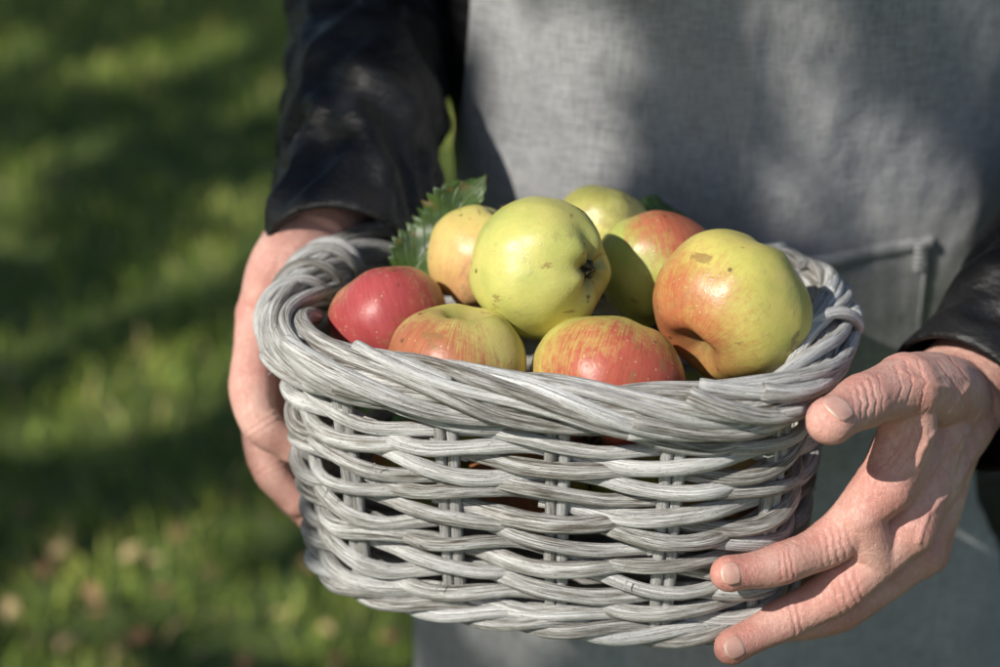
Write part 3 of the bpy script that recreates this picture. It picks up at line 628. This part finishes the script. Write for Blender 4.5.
for i,(x,y,k) in enumerate(lp):
    p=PZ(x,y,.035); a=random.uniform(0,6.28); L=random.uniform(.018,.036)*(1.45 if i in (1,2,17) else 1); d=Vector((math.cos(a),math.sin(a),random.uniform(-.2,.5)))*L
    leaf('fallen_leaf',p,p+d,(random.uniform(-.9,.9),random.uniform(-1.0,.3),1),L*.62,M_FL[k],['orange','pale tan','dark brown'][k]+' fallen leaf lying blurred on the lawn at the left',fold=.2,curl=.5,group=['orange','tan','brown'][k]+' fallen leaves on the lawn',seed=i,cat='leaf',petiole=0)
# ---------------------------------------------------------------- unseen shade tree added left of the view, crown gaps shaped for the dapple
tree=empty('unseen_shade_tree',(-4.6,-.7,0)); tag(tree,'unseen leafy apple tree added to the left, crown gaps shaped to dapple lawn and person','tree')
m=MB(); m.tube(cr([(0,0,-.1),(.05,.03,.8),(-.05,.0,1.6),(.1,.05,2.4)],6),[.19]*2+[.16]*6+[.13]*6+[.10]*5,18)
for k in range(9):
    a=k*.7+.3; e=Vector((math.cos(a)*random.uniform(1.4,2.4),math.sin(a)*random.uniform(1.4,2.4),random.uniform(2.7,3.7))); s0=Vector((0,0,1.5+.1*k)); c_=cr([s0,s0+(e-s0)*.4+Vector((0,0,.15)),e],6); m.tube(c_,[.03-.022*i/(len(c_)-1) for i in range(len(c_))],10)
m.build('trunk',M_BARK,tree)
LIT=[]  # lawn patches kept sunlit by leaving crown leaves out
for px,py,mj,mn in ((155,372,(150,-52),(18,36)),(50,412,(66,-20),(9,24)),(140,552,(170,-44),(10,34)),(245,605,(160,-16),(8,56)),(60,630,(105,-8),(6,48)),(350,645,(85,0),(0,46)),(200,256,(80,-32),(10,22)),(25,335,(44,-13),(5,16)),(120,290,(50,-18),(5,11)),(235,196,(55,-22),(5,13)),(60,140,(70,-22),(5,13)),(150,55,(90,-26),(6,15)),(455,140,(28,0),(0,70)),(270,448,(32,-12),(3,10)),(180,470,(26,-9),(3,8)),(20,40,(50,-15),(5,15)),(260,95,(40,-16),(5,11)),(30,240,(32,-11),(4,9)),(110,210,(28,-10),(4,8))):
    c0=PZ(px,py,.02); a1=PZ(px+mj[0],py+mj[1],.02)-c0; a2=PZ(px+mn[0],py+mn[1],.02)-c0
    M2_=np.linalg.inv(np.array([[a1.x,a2.x],[a1.y,a2.y]])); LIT.append((c0.x,c0.y,M2_[0,0],M2_[0,1],M2_[1,0],M2_[1,1]))
ALIT=[(P(x,y,.165).x,P(x,y,.165).z,rx,rz) for x,y,rx,rz in ((490,135,.038,.072),(560,40,.040,.055),(610,150,.045,.035),(820,60,.040,.06),(880,150,.070,.045),(780,205,.060,.024),(985,120,.035,.07),(690,215,.04,.018),(905,245,.065,.035),(650,40,.012,.03),(690,600,.2,.05),(365,110,.030,.050),(322,160,.020,.035),(410,30,.014,.025),(330,60,.012,.02))]  # apron and sleeve spots kept sunlit by gaps in the crown
NL=34000; pts=[]
TC=Vector((-4.0,-.7,3.3))
while len(pts)<NL:
    d=Vector((random.gauss(0,1),random.gauss(0,1),random.gauss(0,1))).normalized()*random.random()**.4; p=TC+Vector((d.x*3.4,d.y*3.2,d.z*1.0))
    g=p-S*(p.z/S.z); rej=False; wob=1+1.1*noise.noise(Vector((g.x*7,g.y*4,3.3)))+.5*noise.noise(Vector((g.x*18,g.y*11,1.3)))
    for (x,y,a,b_,c_,e_) in LIT:
        dx,dy=g.x-x,g.y-y; u=a*dx+b_*dy; v_=c_*dx+e_*dy
        if u*u+v_*v_<wob: rej=True; break
    if rej: continue
    if noise.noise(Vector((g.x*3,g.y*2.2,0)))>.36: continue
    for Y0 in (-.10,.0,.075,.165):  # drop leaves that would shade the basket
        tt=(p.y-Y0)/S.y
        if tt>0:
            q=p-S*tt
            if -.5<q.x<.7 and .5<q.z<1.6:
                if Y0==-.10:
                    if -.21<q.x<.27 and .80<q.z<1.13: rej=True
                elif Y0==.0:
                    if -.25<q.x<.24 and .86<q.z<1.12: rej=True
                elif Y0==.075:
                    if -.26<q.x<.15 and .88<q.z<1.09: rej=True
                else:
                    for (x,z,rx,rz) in ALIT:
                        if ((q.x-x)/rx)**2+((q.z-z)/rz)**2<1+.9*noise.noise(Vector((q.x*30,q.z*30,1))): rej=True;break
    if rej: continue
    pts.append(p)
pts=np.array([tuple(p) for p in pts])-np.array([-4.6,-.7,0]); n=len(pts); ax=rng.normal(size=(n,3)); ax/=np.linalg.norm(ax,axis=1)[:,None]; bx=np.cross(ax,rng.normal(size=(n,3))); bx/=np.linalg.norm(bx,axis=1)[:,None]
L=rng.uniform(.042,.066,n)[:,None]; v=np.stack([pts-ax*L,pts+bx*L*.55,pts+ax*L,pts-bx*L*.55],1).reshape(-1,3); b=np.arange(n)*4
me=bpy.data.meshes.new('crown'); me.from_pydata(v.tolist(),[],np.stack([b,b+1,b+2,b+3],1).tolist()); a_=me.attributes.new('tone','FLOAT','POINT'); a_.data.foreach_set('value',np.repeat(rng.random(n),4).astype(np.float32)); me.materials.append(M_CR)
o=bpy.data.objects.new('crown',me); col.objects.link(o); o.parent=tree
